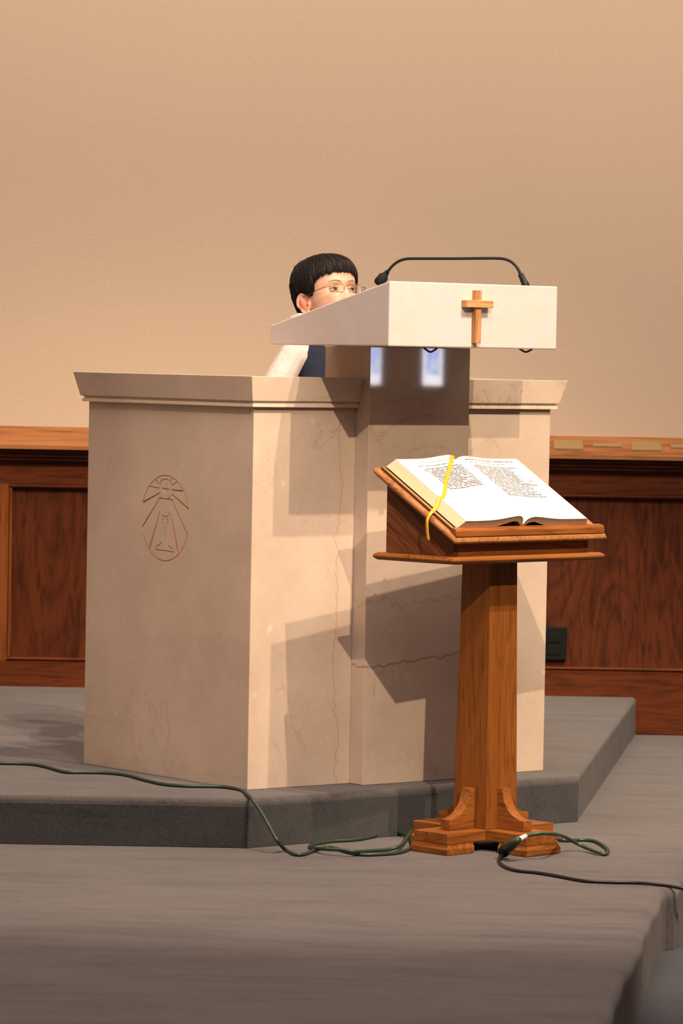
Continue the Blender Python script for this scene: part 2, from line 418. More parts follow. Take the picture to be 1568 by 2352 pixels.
strokes = [
    (arc(790,1015,440,758,18,162,26), .0022, .0022), (arc(790,1015,440,762,205,342,26), .0022, .0022),
    (arc(790,420,98,100,8,172,10), .0022, .0022),
    ([(480,465),(580,478),(680,488)], .003, .002), ([(900,505),(1000,509),(1105,515)], .003, .0045),
    ([(725,490),(785,496),(850,501)], .0026, .0030), ([(797,372),(797,480)], .0014, .0014),
    ([(690,570),(540,662),(380,765)], .0025, .0062), ([(905,585),(1060,705),(1215,830)], .0025, .0056),
    ([(650,670),(780,674),(925,682)], .0028, .0028), ([(715,630),(700,668)], .0028, .0028), ([(880,600),(862,640),(828,668)], .0022, .0022),
    ([(665,700),(520,950),(370,1205)], .0022, .0058), ([(912,700),(1050,980),(1190,1270)], .0020, .0058),
    ([(700,875),(610,1210),(510,1580)], .0018, .0068), ([(888,915),(955,1220),(1030,1600)], .0016, .0066),
    ([(730,972),(790,985),(832,983),(858,940),(870,900)], .0022, .0022),
    (arc(790,1068,56,52,120,240,6), .0022, .0022), (arc(790,1068,56,52,-60,60,6), .0022, .0022),
    ([(770,1130),(768,1330)], .0012, .0012), ([(812,1130),(806,1400)], .0014, .0014),
    ([(738,1430),(700,1490),(640,1530),(608,1584),(780,1596),(965,1608),(930,1556),(862,1505)], .0024, .0024),
    ([(680,310),(706,366)], .0022, .0018), ([(912,300),(882,360)], .0022, .0030), ([(600,350),(650,386),(695,420)], .0026, .0022), ([(990,360),(945,394),(895,430)], .0030, .0022),
]
bm = bmesh.new()
cutters = []
for pts, w0, w1 in strokes:
    b1 = bmesh.new(); stroke(b1, pts, w0, w1); bmesh.ops.recalc_face_normals(b1, faces=b1.faces)
    me = bpy.data.meshes.new('groove'); b1.to_mesh(me); b1.free(); bm.from_mesh(me); bpy.data.meshes.remove(me)
me = bpy.data.meshes.new('groove'); bm.to_mesh(me); bm.free(); me.materials.append(STONE); me.materials.append(ENG)
for p in me.polygons: p.material_index = 1
cut = bpy.data.objects.new('groove', me); COL.objects.link(cut); cut.parent = pulpit
md = side.modifiers.new('cut', 'BOOLEAN'); md.operation = 'DIFFERENCE'; md.object = cut; md.solver = 'EXACT'; md.use_self = True
dg = bpy.context.evaluated_depsgraph_get(); dg.update()
me2 = bpy.data.meshes.new_from_object(side.evaluated_get(dg)); side.modifiers.clear(); side.data = me2
bpy.data.objects.remove(cut)

box('front_panel', (0, 0, ZB), (.3545, .0185, ZT), STONE_FRONT, pulpit, bevel=.0012)
box('front_panel', (.7165, 0, ZB), (1.072, .0185, ZT), STONE, pulpit, bevel=.0012)
box('side_panel', (1.042, .0195, ZB), (1.072, .806, ZT), STONE, pulpit, bevel=.0012)
box('column', (.355, -.060, ZB), (.716, .145, 1.3605), STONE_COL, pulpit, bevel=.0015)
PROF = [(-.10, 1.273), (.035, 1.273), (.019, 1.2055), (.011, 1.2035), (.011, 1.1985), (.015, 1.1975), (.015, 1.1885), (-.10, 1.1885)]
def flare(o, z): return o if o > -.05 else (.035 if z > 1.23 else .015)
# front left, front right, left arm, right arm of the cap; mitred at the corners
loft('cap_stone', [[(-o, -o, z) for o, z in PROF], [(.3545, -o, z) for o, z in PROF]], STONE_CAP, pulpit, bevel=.001)
loft('cap_stone', [[(.7165, -o, z) for o, z in PROF], [(1.072+o, -o, z) for o, z in PROF]], STONE_SPOT, pulpit, bevel=.001)
G = .0006
loft('cap_stone', [[(-o, -o+G, z) for o, z in PROF], [(-o, .806+flare(o, z), z) for o, z in PROF]], STONE_CAP, pulpit, bevel=.001)
loft('cap_stone', [[(1.072+o, -o+G, z) for o, z in PROF], [(1.072+o, .806+flare(o, z), z) for o, z in PROF]], STONE_CAP, pulpit, bevel=.001)
slab = loft('reading_desk', [[(s, -.421, 1.361), (s, -.421, 1.5365), (s, .112, 1.4145), (s, .112, 1.361)] for s in (.134, .7275)], WHITE_STONE, pulpit, bevel=.004, segs=3)
tag(slab, 'cream white marble wedge reading desk')
cr = box('cross', (.4205, -.4400, 1.374), (.4390, -.4215, 1.518), CROSS_W, pulpit, bevel=.001)
tag(cr, 'small wooden cross fixed to the cream desk front')
box('crossbar', (.3830, -.4455, 1.4710), (.4765, -.4215, 1.4905), CROSS_WX, cr, bevel=.001)

# small leaflet on the desk
slope = math.atan2(1.4145-1.5365, .533)
def desk_pt(s, t, h): return ambo_pt(s, t, 1.5365 + (t+.421)*math.tan(slope) + h)
def desk_box(name, s0, s1, t0, t1, h0, h1, mat, parent=None):
    return loft(name, [[desk_pt(s, t0, h0), desk_pt(s, t1, h0), desk_pt(s, t1, h1), desk_pt(s, t0, h1)] for s in (s0, s1)], mat, parent)
PAPER = plain('white_paper', (.82,.76,.68), .8); TAN = plain('tan_card', (.42,.27,.15), .8)
lf = desk_box('leaflet', .155, .30, .012, .045, .001, .0115, PAPER); tag(lf, 'thin white leaflet near the low edge of the cream reading desk', 'leaflet')
desk_box('cover', .155, .30, .0452, .072, .001, .005, TAN, lf)

# gooseneck microphone
mic = empty('microphone', ambo_pt(.682, -.350, 1.5215)); tag(mic, 'black gooseneck microphone arching over the cream reading desk', 'microphone')
def wl(s, t, z): return ambo_pt(s, t, z) - mic.location
_mi = co.matrix_world.inverted()
def on_depth(px, py, y):
    d = _R @ Vector(((px-784)/F_PX, -(py-1176)/F_PX, -1)); return Vector((0,0,CAM_Z)) + d*(y/d.y)
base_w = ambo_pt(.682, -.350, 1.5215); head_px = (874, 640)
Yb = base_w.y; Yh = 11.05
def lerp_y(px): return Yb + (Yh - Yb) * max(0, min(1, (1198-px)/(1198-874)))
path_px = [(1198,648),(1195,632),(1188,616),(1176,603),(1160,595.5),(1140,593.5),(1100,593.5),(1050,594),(1000,594),(960,594),(935,594.5),(918,599),(903,609),(890,624)]
pw = [on_depth(px, py, lerp_y(px)) - mic.location for px, py in path_px]
tube('gooseneck', catmull(pw, 6), .0042, MIC_M, mic, 10)
a_, b_ = Vector((0,0,.0005)), on_depth(1194.5, 629, Yb) - mic.location
tube('base', [a_, a_.lerp(b_, .5), a_.lerp(b_, .55), b_], [.0105, .0105, .0085, .0078], MIC_M, mic, 16)
a_, b_ = on_depth(891, 622, Yh) - mic.location, on_depth(866, 655, Yh) - mic.location
tube('microphone_head', [a_, a_.lerp(b_,.12), a_.lerp(b_,.3), a_.lerp(b_,.38), a_.lerp(b_,.8), a_.lerp(b_,.95), b_], [.005,.007,.010,.0145,.0160,.013,.006], BLACK, mic, 18)
fl = on_level
tubes = [(.622, -.12, 988), (.80, -.2, 1207)]
for (px, half, dep) in ((988, 15, 10.80), (1207, 17, 10.88)):
    pts = [on_depth(px-half, 799, dep), on_depth(px-half*.75, 802, dep), on_depth(px, 808.5, dep), on_depth(px+half*.75, 803, dep), on_depth(px+half, 799.5, dep)]
    c = tube('microphone_cable', catmull(pts, 6), .0028, BLACKCORD, None, 8)
    tag(c, 'black cable loop hanging under the cream desk %s' % ('in front of the column' if px < 1000 else 'near its right end'), 'cable', 'cable loops under the reading desk')

# ------------------------------------------------------------------ oak book stand
ST = Vector((.4058, 10.6477, 0))
stand = empty('book_stand', ST, math.radians(45)); tag(stand, 'oak pedestal book stand with slanted top in front of the pulpit', 'book stand')
def lst(*a): return [tuple(v) for v in a]
# tapered post
h0, h1, z0, z1 = .0615, .053, .058, .787
loft('post', [[(-h0,-h0,z0),(h0,-h0,z0),(h0,h0,z0),(-h0,h0,z0)], [(-h1,-h1,z1),(h1,-h1,z1),(h1,h1,z1),(-h1,h1,z1)]], OAK_Z, stand, bevel=.0015)
box('beam', (-.2125, -.0615, .029), (.2125, .0615, .0585), OAK_X, stand, bevel=.002)
for s in (-1, 1):
    lo, hi = sorted((s*.0617, s*.2125))
    box('beam', (-.0615, lo, .029), (.0615, hi, .0583), OAK_Y, stand, bevel=.002)
for k in range(4):      # moulded foot pads and curved brackets, one on each arm of the cross
    rot = Matrix.Rotation(k*math.pi/2, 4, 'Z')
    def ring(z, o): return [rot @ Vector(p) for p in ((-.112,-.0615-o,z), (-.2125-o,-.0615-o,z), (-.2125-o,.0615+o,z), (-.112,.0615+o,z))]
    mt = OAK_Y if k % 2 == 0 else OAK_X
    loft('foot', [ring(.0015,.0055), ring(.016,.006), ring(.0195,.0045), ring(.023,.002), ring(.0285,.001)], mt, stand)
    prof = [(-.055,.0588), (-.158,.0588), (-.158,.088)]
    for i in range(1, 12):
        a = i/12*math.pi/2
        prof.append((-.158 + .080*math.sin(a), .168 - .080*math.cos(a)))
    prof += [(-.078,.168), (-.055,.168)]
    loft('bracket', [[rot @ Vector((x, y, z)) for x, z in prof] for y in (-.0165, .0165)], make_wood('oak_bracket', OL, OD, 'X' if k % 2 == 0 else 'Y') if k < 2 else (OAK_X if k % 2 == 0 else OAK_Y), stand, bevel=.0008)
def moulded_board(name, L, Mh, z0, z1, mat, zfun=None, over=.010):
    zf = zfun or (lambda v: 0); rings = []
    for z, o in ((z0, -over), (z0+.25*(z1-z0), -over*.3), (z0+.5*(z1-z0), 0), (z0+.8*(z1-z0), -over*.25), (z1, -over)):
        rings.append([(x*(L+o), y*(Mh+o), z + zf(y*(Mh+o))) for x, y in ((-1,-1),(1,-1),(1,1),(-1,1))])
    return loft(name, rings, mat, stand, bevel=.0012)
bb = moulded_board('base_board', .302, .152, .7865, .8065, OAK_X)
SL = math.tan(math.radians(30.3)); zf = lambda v: (v+.152)*SL
# side cheeks, front and back boards of the desk box
def cheek(u0, u1):
    v0, v1 = -.117, .134
    return loft('side_panel', [[(u, v0, .8068), (u, v1, .8068), (u, v1, .836+zf(v1)), (u, v0, .836+zf(v0))] for u in (u0, u1)], OAK_DIAG, stand, bevel=.001)
cheek(-.268, -.252); cheek(.252, .268)
loft('front_board', [[(u, -.117, .8068), (u, -.101, .8068), (u, -.101, .836+zf(-.101)), (u, -.117, .836+zf(-.117))] for u in (-.2515, .2515)], OAK_X, stand)
loft('back_board', [[(u, .118, .8068), (u, .134, .8068), (u, .134, .836+zf(.134)), (u, .118, .836+zf(.118))] for u in (-.2515, .2515)], OAK_X, stand)
top = moulded_board('top_board', .304, .154, .8375, .860, OAK_TOP, zf, .008)
# upstand that stops the book from sliding
for (a, b, h, nm) in ((-.152, -.132, .021, 'book_rest'),):
    pr = [(a, .8605+zf(a)), (a, .8605+zf(a)+h*.7), (a+.004, .8605+zf(a)+h), (b, .8605+zf(b)+h*.62), (b, .8605+zf(b))]
    loft('book_rest', [[(-.296, v, z) for v, z in pr], [(.296, v, z) for v, z in pr]], OAK_X, stand, bevel=.001)

# ------------------------------------------------------------------ open lectionary
al = math.radians(30.3)
bookframe = Matrix.Translation(ST) @ Matrix.Rotation(math.radians(45), 4, 'Z') @ Matrix.Translation((0, -.152, .8612)) @ Matrix.Rotation(al, 4, 'X')
book = empty('book'); book.matrix_world = bookframe @ Matrix.Translation((-.02, .19, 0))
tag(book, 'large open book with white pages and yellow ribbon on the oak stand', 'book')
off = Vector((.02, -.19, 0))
def bk(pts): return [tuple(Vector(p) + off) for p in pts]
COVER = plain('dark_red_cover', (.16,.035,.02), .45); GILT = plain('gilt_edge', (.36,.24,.09), .35, Metallic=.4)
Q0, Q1 = .028, .335
for (a, b) in ((-.288, -.03), (-.01, .256)):
    loft('cover', [bk([(a, q, .0008), (b, q, .0008), (b, q, .0042), (a, q, .0042)]) for q in (Q0-.004, Q1+.004)], COVER, book, bevel=.001)
loft('spine', [bk([(-.0305, q, .001), (-.0095, q, .001), (-.0095, q, .006), (-.0305, q, .006)]) for q in (Q0-.006, Q1+.006)], COVER, book)
for (a, b) in ((-.2865,-.281),):
    loft('gilt_line', [bk([(a-.003, q, .0046), (b, q, .0046), (b, q, .0085), (a-.003, q, .0085)]) for q in (Q0-.003, Q1+.003)], GILT, book, bevel=.0008)
def edge_mat():
    m = Mat('page_edges'); v = m.coord(scale=(40, 1, 900))
    n = m.noise(v, 1, 3, .6); c = m.ramp(n, [(.3,(.42,.26,.15)),(.7,(.58,.40,.26))]); m.set(Base_Color=c, Roughness=.8); return m.m
EDGE = edge_mat()
Ltop = [(-.250,.0300),(-.22,.0300),(-.18,.0302),(-.14,.0318),(-.11,.0350),(-.085,.0388),(-.062,.0420),(-.046,.0425),(-.034,.0380),(-.026,.0280),(-.0215,.014)]
Lbot = [(-.0215,.0068),(-.030,.016),(-.045,.0255),(-.062,.0265),(-.085,.0205),(-.115,.0125),(-.16,.0062),(-.268,.0048),(-.274,.0088)]
Rtop = [(-.0185,.014),(-.014,.026),(-.004,.0345),(.014,.0385),(.035,.0375),(.065,.0345),(.10,.0310),(.14,.0292),(.234,.0285)]
Rbot = [(.245,.0070),(.236,.0052),(.12,.0052),(.08,.0085),(.05,.0160),(.025,.0225),(.006,.0215),(-.008,.0140),(-.0185,.0068)]
loft('page_block', [bk([(u, q, h) for u, h in Ltop+Lbot]) for q in (Q0, Q1)], EDGE, book)
loft('page_block', [bk([(u, q, h) for u, h in Rtop+Rbot]) for q in (Q0, Q1)], EDGE, book)
def page_mat(name, lines, title):
    m = Mat(name); tc = m.node('ShaderNodeTexCoord'); U, V, _ = m.xyz(tc.outputs['UV'])
    N = 46.0
    row = m.math('FLOOR', m.math('MULTIPLY', V, N)); fr = m.math('FRACT', m.math('MULTIPLY', V, N))
    ink = m.math('LESS_THAN', m.math('ABSOLUTE', m.math('SUBTRACT', fr, .5)), .27)
    cmb = m.node('ShaderNodeCombineXYZ'); m.put(cmb.inputs[0], m.math('MULTIPLY', U, 48)); m.put(cmb.inputs[1], m.math('MULTIPLY', row, 7.31))
    nz = m.noise(cmb.outputs[0], 1.0, 1, .5); word = m.math('GREATER_THAN', nz, .40)
    c2 = m.node('ShaderNodeCombineXYZ'); m.put(c2.inputs[0], m.math('MULTIPLY', row, 3.7)); rag = m.noise(c2.outputs[0], 1.0, 0, .5)
    tot = None
    for (v0, v1, u0, u1, ragged, skip) in lines:
        e = m.math('ADD', u1-ragged*.5, m.math('MULTIPLY', rag, ragged))
        msk = m.math('MULTIPLY', m.math('GREATER_THAN', V, v0), m.math('LESS_THAN', V, v1))
        msk = m.math('MULTIPLY', msk, m.math('MULTIPLY', m.math('GREATER_THAN', U, u0), m.math('LESS_THAN', U, e)))
        if skip: msk = m.math('MULTIPLY', msk, m.math('GREATER_THAN', m.math('FRACT', m.math('MULTIPLY', row, .5)), .2))
        tot = msk if tot is None else m.math('MAXIMUM', tot, msk)
    fac = m.math('MULTIPLY', m.math('MULTIPLY', ink, word), tot)
    c = m.mix(fac, (.80,.76,.70), (.06,.025,.018))
    m.set(Base_Color=c, Roughness=.75, Specular_IOR_Level=.25); return m.m
PG_L = page_mat('printed_page_left', [(.925,.945,.24,.93,.1,0),(.865,.885,.20,.80,.3,0),(.50,.845,.30,.92,.25,0),(.78,.83,.25,.29,0,0)], 1)
PG_R = page_mat('printed_page_right', [(.935,.955,.12,.90,.1,0),(.885,.905,.15,.85,.1,0),(.34,.86,.16,.72,.5,0)], 1)
def page(name, prof, mat, lift):
    n = len(prof); vs = []; L = [0]
    for i in range(1, n): L.append(L[-1] + math.hypot(prof[i][0]-prof[i-1][0], prof[i][1]-prof[i-1][1]))
    # smooth profile
    pts = [(p.x, p.y) for p in catmull([(u, h, 0) for u, h in prof], 4)]
    m = len(pts); K = 12; D = [0]
    for i in range(1, m): D.append(D[-1] + math.hypot(pts[i][0]-pts[i-1][0], pts[i][1]-pts[i-1][1]))
    me = bpy.data.meshes.new(name); V = []; Fc = []; uv = []
    for k in range(K+1):
        q = Q0-.001 + (Q1-Q0+.002)*k/K
        for u, h in pts: V.append(tuple(Vector((u, q, h+lift)) + off))
    for k in range(K):
        for i in range(m-1): Fc.append((k*m+i, k*m+i+1, (k+1)*m+i+1, (k+1)*m+i))
    me.from_pydata(V, [], Fc); ul = me.uv_layers.new(name='UVMap')
    for p in me.polygons:
        p.use_smooth = True
        for li, vi in zip(p.loop_indices, p.vertices): ul.data[li].uv = (D[vi % m]/D[-1], (vi//m)/K)
    me.materials.append(mat); o = link(bpy.data.objects.new(name, me), book)
    sd = o.modifiers.new('thick', 'SOLIDIFY'); sd.thickness = .0004; sd.offset = 1
    return o
page('page', Ltop, PG_L, .0006); page('page', Rtop, PG_R, .0006)
# lifted leaf curling near the gutter at the low edge
# ribbon
YEL = Mat('yellow_ribbon'); _v = YEL.coord(scale=(1,1,1)); YEL.set(Base_Color=YEL.mix(YEL.noise(_v, 60, 2, .5), (.64,.33,.012), (.74,.42,.02)), Roughness=.4); YEL = YEL.m
def top_h(u):
    P = Ltop
    for i in range(len(P)-1):
        if P[i][0] <= u <= P[i+1][0]:
            t = (u-P[i][0])/(P[i+1][0]-P[i][0]); return P[i][1]+(P[i+1][1]-P[i][1])*t
    return .03
def ribbon():
    pl = []
    ctrl = [(-.020,.346,.020), (-.028,.338,.040), (-.052,.318,None), (-.10,.272,None), (-.150,.226,None), (-.195,.181,None), (-.235,.145,None), (-.2515,.140,.0318), (-.262,.130,.0235), (-.276,.120,.0135), (-.2905,.113,.0065), (-.300,.109,.0035), (-.3075,.105,-.003)]
    for u, q, h in ctrl: pl.append(Vector((u, q, (top_h(u)+.0022) if h is None else h)))
    pl = catmull(pl, 5)
    M = bookframe; W = [M @ p for p in pl]
    # hanging end, straight down outside the board edge
    last = W[-1]; dn = [last + Vector((-.0035, -.0035, -.010)), last + Vector((-.0035, -.0035, -.026)), last + Vector((-.002, -.001, -.045)), last + Vector((.001, .001, -.064))]
    W += catmull([last] + dn, 4)[1:]
    inv = book.matrix_world.inverted(); V = []; Fc = []
    nb = (M.to_3x3() @ Vector((0, 0, 1))).normalized(); na = (M.to_3x3() @ Vector((-1, 0, 0))).normalized(); qd = (M.to_3x3() @ Vector((0, 1, 0))).normalized()
    k0 = len(pl) - 12
    for i, w in enumerate(W):
        tg = (W[min(i+1, len(W)-1)] - W[max(i-1, 0)]).normalized(); f = max(0, min(1, (i-k0)/10))
        sd_ = tg.cross(nb.lerp(na, f)).normalized()
        if sd_.dot(qd) < 0: sd_ = -sd_
        for s in (-1, 1): V.append(tuple(inv @ (w + sd_*s*.0054)))
    for i in range(len(W)-1): Fc.append((2*i, 2*i+1, 2*i+3, 2*i+2))
    o = mesh_obj('ribbon', V, Fc, YEL, book, smooth=True); tag(o, 'yellow ribbon bookmark')
    sd = o.modifiers.new('thick', 'SOLIDIFY'); sd.thickness = .0006; sd.offset = 0
ribbon()

# ------------------------------------------------------------------ cords
def cord(name, pts, r, mat, parent=None):
    return tube(name, catmull(pts, 6), r, mat, parent, 8)
RC = .0050
g = [Vector((-3.2, 12.9, .138)), Vector((-2.4, 12.1, .138)), Vector((-1.7, 11.5, .138))]
for px, py in ((-60,1751),(0,1753),(50,1754),(80,1756),(110,1762),(150,1773),(190,1774),(240,1775),(290,1780),(335,1792),(375,1801),(420,1805),(470,1806),(510,1807),(540,1811)): g.append(on_level(px, py, .133+RC))
g += [on_level(560,1818,.1365), on_depth(573,1829,10.545), on_depth(588,1848,10.515), on_depth(606,1876,10.485), on_depth(622,1905,10.46), on_depth(638,1933,10.43)]
for px, py in ((655,1951),(676,1962),(698,1962),(725,1952),(750,1946),(775,1950),(802,1958),(832,1963),(878,1962),(917,1958),(938,1950)): g.append(on_level(px, py, RC))
g += [on_level(946,1940,RC+.001), on_level(940,1923,.006), on_level(922,1914,.010), on_level(903,1909,.012), on_level(880,1912,.010), on_level(852,1922,.006), on_level(815,1929,RC), on_level(765,1932,RC), on_level(738,1936,RC)]
g += [on_level(714,1941,RC), on_level(716,1947,RC+.002), on_level(745,1950,RC+.010), on_level(782,1952,RC+.012), on_level(815,1956,RC+.009), on_level(855,1954,RC+.004), on_level(893,1951,RC+.003), on_level(919,1942,RC+.010)]
g += [on_level(935,1922,.020), on_level(947,1906,.030), on_level(970,1894,.036), on_level(990,1886,.040), on_level(1012,1882,.045), on_level(1060,1884,.040), on_level(1120,1890,.030), on_level(1190,1900,.012), on_level(1240,1915,.008), on_level(1283,1928,.007)]
g += [on_level(1305,1930,.006), on_level(1335,1929,RC), on_level(1365,1932,RC), on_level(1386,1943,RC), on_level(1396,1954,RC), on_level(1390,1962,RC), on_level(1372,1958,RC+.003), on_level(1345,1947,.012), on_level(1318,1934,.026), on_level(1295,1922,.047), on_level(1272,1916,.0685), on_level(1245,1914,.0735), on_level(1222,1917,.071), on_level(1205,1922,.067)]
gc = cord('extension_cord', g, RC, GREEN); tag(gc, 'green extension cord running over the carpeted step and looping by the stand', 'cord')
# female connector and white band, resting against the foot
e0 = on_level(1203,1922.5,.067); e1 = on_level(1190,1929,.062); e2 = on_level(1160,1951,.026)
tube('connector', [e1+(e0-e1)*.2, e1, e1.lerp(e2,.35), e1.lerp(e2,.6), e2], [.006,.0085,.0125,.0150,.0165], GREEN, gc, 14)
tube('cord_band', [e0+(e0-e1)*.3, e0+(e1-e0)*.75], .0066, plain('white_band', (.62,.60,.68), .5), gc, 12)
k_ = []
p2 = e2 + (e2-e1).normalized()*.004; p3 = p2 + Vector((-.006,-.016,-.014))
p3 = on_level(1152,1964,.012)
k_ = [p3, on_level(1146,1973,.0060), on_level(1150,1984,RC), on_level(1165,1993,RC), on_level(1190,2000,RC), on_level(1230,2004,RC), on_level(1280,2012,RC), on_level(1340,2023,RC), on_level(1400,2026,RC), on_level(1450,2027,RC), on_level(1490,2029,RC+.001), on_level(1530,2034,.004), on_level(1568,2041,.003), on_level(1590,2045,-.004)]
_e = k_[-1]; k_ += [_e + Vector(v) for v in ((.018,-.004,-.030), (.028,-.008,-.090), (.045,-.014,-.136), (.11,-.03,-.1465), (.40,-.12,-.1465), (1.2,-.2,-.1465))]
bc = cord('power_cord', k_, .0044, BLACKCORD); tag(bc, 'black power cord leading right across the stage from the green connector', 'cord')
tube('plug', [e2+(e2-e1).normalized()*.001, e2.lerp(p3,.35), e2.lerp(p3,.8), p3, p3.lerp(k_[1],.8)], [.0155,.0160,.0135,.008,.005], BLACK, bc, 14)

# ------------------------------------------------------------------ boy behind the pulpit
STEP = .30
BZ = .133 + STEP
def on_ambo(x, y, z): return ambo_pt(.587 + x, .423 + y, z)       # body frame: x = his left, -y = forward
boy_o = ambo_pt(.587, .423, BZ)
HEAD_M = Matrix.Translation((-.0490, 11.425, 1.5075)) @ Matrix.Rotation(math.radians(35), 4, 'Z') @ Matrix.Rotation(math.radians(-16), 4, 'X')

def interp(tab, z):
    if z <= tab[0][0]: return tab[0][1:]
    for a, b in zip(tab, tab[1:]):
        if a[0] <= z <= b[0]:
            t = (z-a[0])/(b[0]-a[0]); t = t*t*(3-2*t)*.35 + t*.65
            return [p+(q-p)*t for p, q in zip(a[1:], b[1:])]
    return tab[-1][1:]
# z, half width, front y, back y
HT = [(-.135,.040,-.012,.060),(-.112,.042,-.030,.060),(-.105,.036,-.066,.058),(-.095,.043,-.080,.060),(-.082,.052,-.085,.064),(-.065,.060,-.087,.070),(-.045,.067,-.086,.080),(-.02,.0725,-.084,.090),(0,.075,-.083,.096),(.02,.0775,-.088,.101),(.045,.0795,-.088,.1025),(.065,.076,-.081,.097),(.086,.067,-.067,.085),(.099,.051,-.047,.066),(.108,.029,-.020,.040),(.1115,.004,.006,.014)]
def gau(x, s): return math.exp(-.5*(x/s)**2)
def head_mesh():
    V = []; Fc = []; NA, NZ = 128, 130
    for i in range(NZ+1):
        f = i/NZ; z = -.135 + (.1115+.135)*(f if f < .85 else .85+(1-(1-(f-.85)/.15)**1)*.15)
        W, yf, yb = interp(HT, z); ym = .012 if z < .1 else .01
        for j in range(NA):
            a = 2*math.pi*j/NA; c, s = math.cos(a), math.sin(a)
            x = W*math.copysign(abs(c)**.92, c)
            y = ym + ((yb-ym) if s > 0 else (ym-yf))*math.copysign(abs(s)**.88, s)
            zz = z
            if s < 0:
                fr = min(1, max(0, (ym - y)/max(1e-4, ym-yf)))
                # nose
                if z > -.05:
                    amp = 0
                    if z <= .005: t = (.005 - z)/.040; amp = .004 + .019*min(1, t)**1.3
                    else: amp = .004*gau(z-.005, .012)
                    if z < -.036: amp *= max(0, 1-((-.036 - z)/.011))**.6 if z > -.047 else 0
                    y -= amp*gau(x, .0062 + .0030*min(1, max(0, -z/.04)))
                    y -= .0065*(gau(x-.0125,.0050)+gau(x+.0125,.0050))*gau(z+.037,.0060)   # wings
                y += .0100*(gau(x-.029,.0125)+gau(x+.029,.0125))*gau(z-.001,.0085)*fr        # sockets
                y -= .0030*(gau(x-.030,.016)+gau(x+.030,.016))*gau(z-.020,.006)*fr
                y -= .0055*(gau(x-.040,.018)+gau(x+.040,.018))*gau(z+.038,.016)*fr          # cheeks
                y -= .0050*gau(x,.015)*gau(z+.064,.0042)*fr + .0050*gau(x,.013)*gau(z+.0745,.0042)*fr - .003*gau(x,.016)*gau(z+.0695,.0018)*fr
                y -= .004*gau(x,.013)*gau(z+.098,.010)
            V.append((x, y, zz))
    for i in range(NZ):
        for j in range(NA):
            k = (j+1) % NA; Fc.append((i*NA+j, i*NA+k, (i+1)*NA+k, (i+1)*NA+j))
    Fc.append(tuple(range(NA))[::-1]); Fc.append(tuple(NZ*NA+j for j in range(NA)))
    return V, Fc
HV, HF = head_mesh()
def add_sphere(bm, c, r, M=None, u=14, v=10, sc=(1,1,1)):
    mt = Matrix.Translation(c) @ Matrix.Diagonal((*sc, 1))
    if M is not None: mt = M @ mt
    bmesh.ops.create_uvsphere(bm, u_segments=u, v_segments=v, radius=r, matrix=mt)
def add_limb(bm, pts, rads, flat=1.0, n=5):
    for i in range(len(pts)-1):
        a, b = Vector(pts[i]), Vector(pts[i+1]); d = (b-a).length; k = max(2, int(d/(min(rads[i], rads[i+1])*.35)))
        rr = tube_rings([a.lerp(b, t/k) for t in range(k+1)], [rads[i]+(rads[i+1]-rads[i])*t/k for t in range(k+1)], 12)
        vs = [[bm.verts.new(p) for p in r] for r in rr]
        for q in range(len(vs)-1):
            for j in range(12): bm.faces.new((vs[q][j], vs[q][(j+1)%12], vs[q+1][(j+1)%12], vs[q+1][j]))
        bm.faces.new(vs[0][::-1]); bm.faces.new(vs[-1])
    for p, r in zip(pts, rads): add_sphere(bm, Vector(p), r*1.0, u=12, v=8)
def add_poly(bm, V, Fc, M):
    vs = [bm.verts.new(M @ Vector(v)) for v in V]
    for f in Fc: bm.faces.new([vs[i] for i in f])
def voxel(name, bm, size, mat, parent, smooth_iter=3):
    bmesh.ops.recalc_face_normals(bm, faces=bm.faces)
    me = bpy.data.meshes.new(name); bm.to_mesh(me); bm.free()
    o = bpy.data.objects.new(name, me); COL.objects.link(o)
    r = o.modifiers.new('r', 'REMESH'); r.mode = 'VOXEL'; r.voxel_size = size; r.use_smooth_shade = True
    if smooth_iter: s = o.modifiers.new('s', 'SMOOTH'); s.factor = .5; s.iterations = smooth_iter
    dg = bpy.context.evaluated_depsgraph_get(); dg.update()
    m2 = bpy.data.meshes.new_from_object(o.evaluated_get(dg)); o.modifiers.clear(); o.data = m2
    m2.materials.clear(); m2.materials.append(mat)
    for p in m2.polygons: p.use_smooth = True
    if parent: o.parent = parent
    return o
def ring_solid(bm, levels, n=28):      # levels: (x, y, z, rx, ry) in body frame, closed
    rr = []
    for (x, y, z, rx, ry) in levels:
        rr.append([bm.verts.new(on_ambo(x+rx*math.cos(2*math.pi*k/n), y+ry*math.sin(2*math.pi*k/n), z)) for k in range(n)])
    for i in range(len(rr)-1):
        for j in range(n): bm.faces.new((rr[i][j], rr[i][(j+1)%n], rr[i+1][(j+1)%n], rr[i+1][j]))
    bm.faces.new(rr[0][::-1]); bm.faces.new(rr[-1])

SKIN = Mat('skin'); _n = SKIN.noise(SKIN.coord(), 35, 3, .5)
_c = SKIN.mix(_n, (.50,.275,.18), (.58,.35,.25))
for _p, _r, _k in (((-.083,.012,-.024),.034,.75), ((.083,.012,-.024),.034,.75), ((-.040,-.085,-.040),.032,.45), ((.040,-.085,-.040),.032,.45), ((0,-.11,-.036),.020,.35), ((0,-.09,-.069),.012,.8)):
    _d = SKIN.node('ShaderNodeVectorMath', operation='DISTANCE'); SKIN.put(_d.inputs[0], SKIN.coord()); _d.inputs[1].default_value = HEAD_M @ Vector(_p) - boy_o
    _f = SKIN.math('MULTIPLY', SKIN.math('SUBTRACT', 1, SKIN.math('DIVIDE', _d.outputs['Value'], _r), clamp=True), _k*1.6, clamp=True)
    _c = SKIN.mix(_f, _c, (.52,.16,.10))
SKIN.set(Base_Color=_c, Roughness=.5)
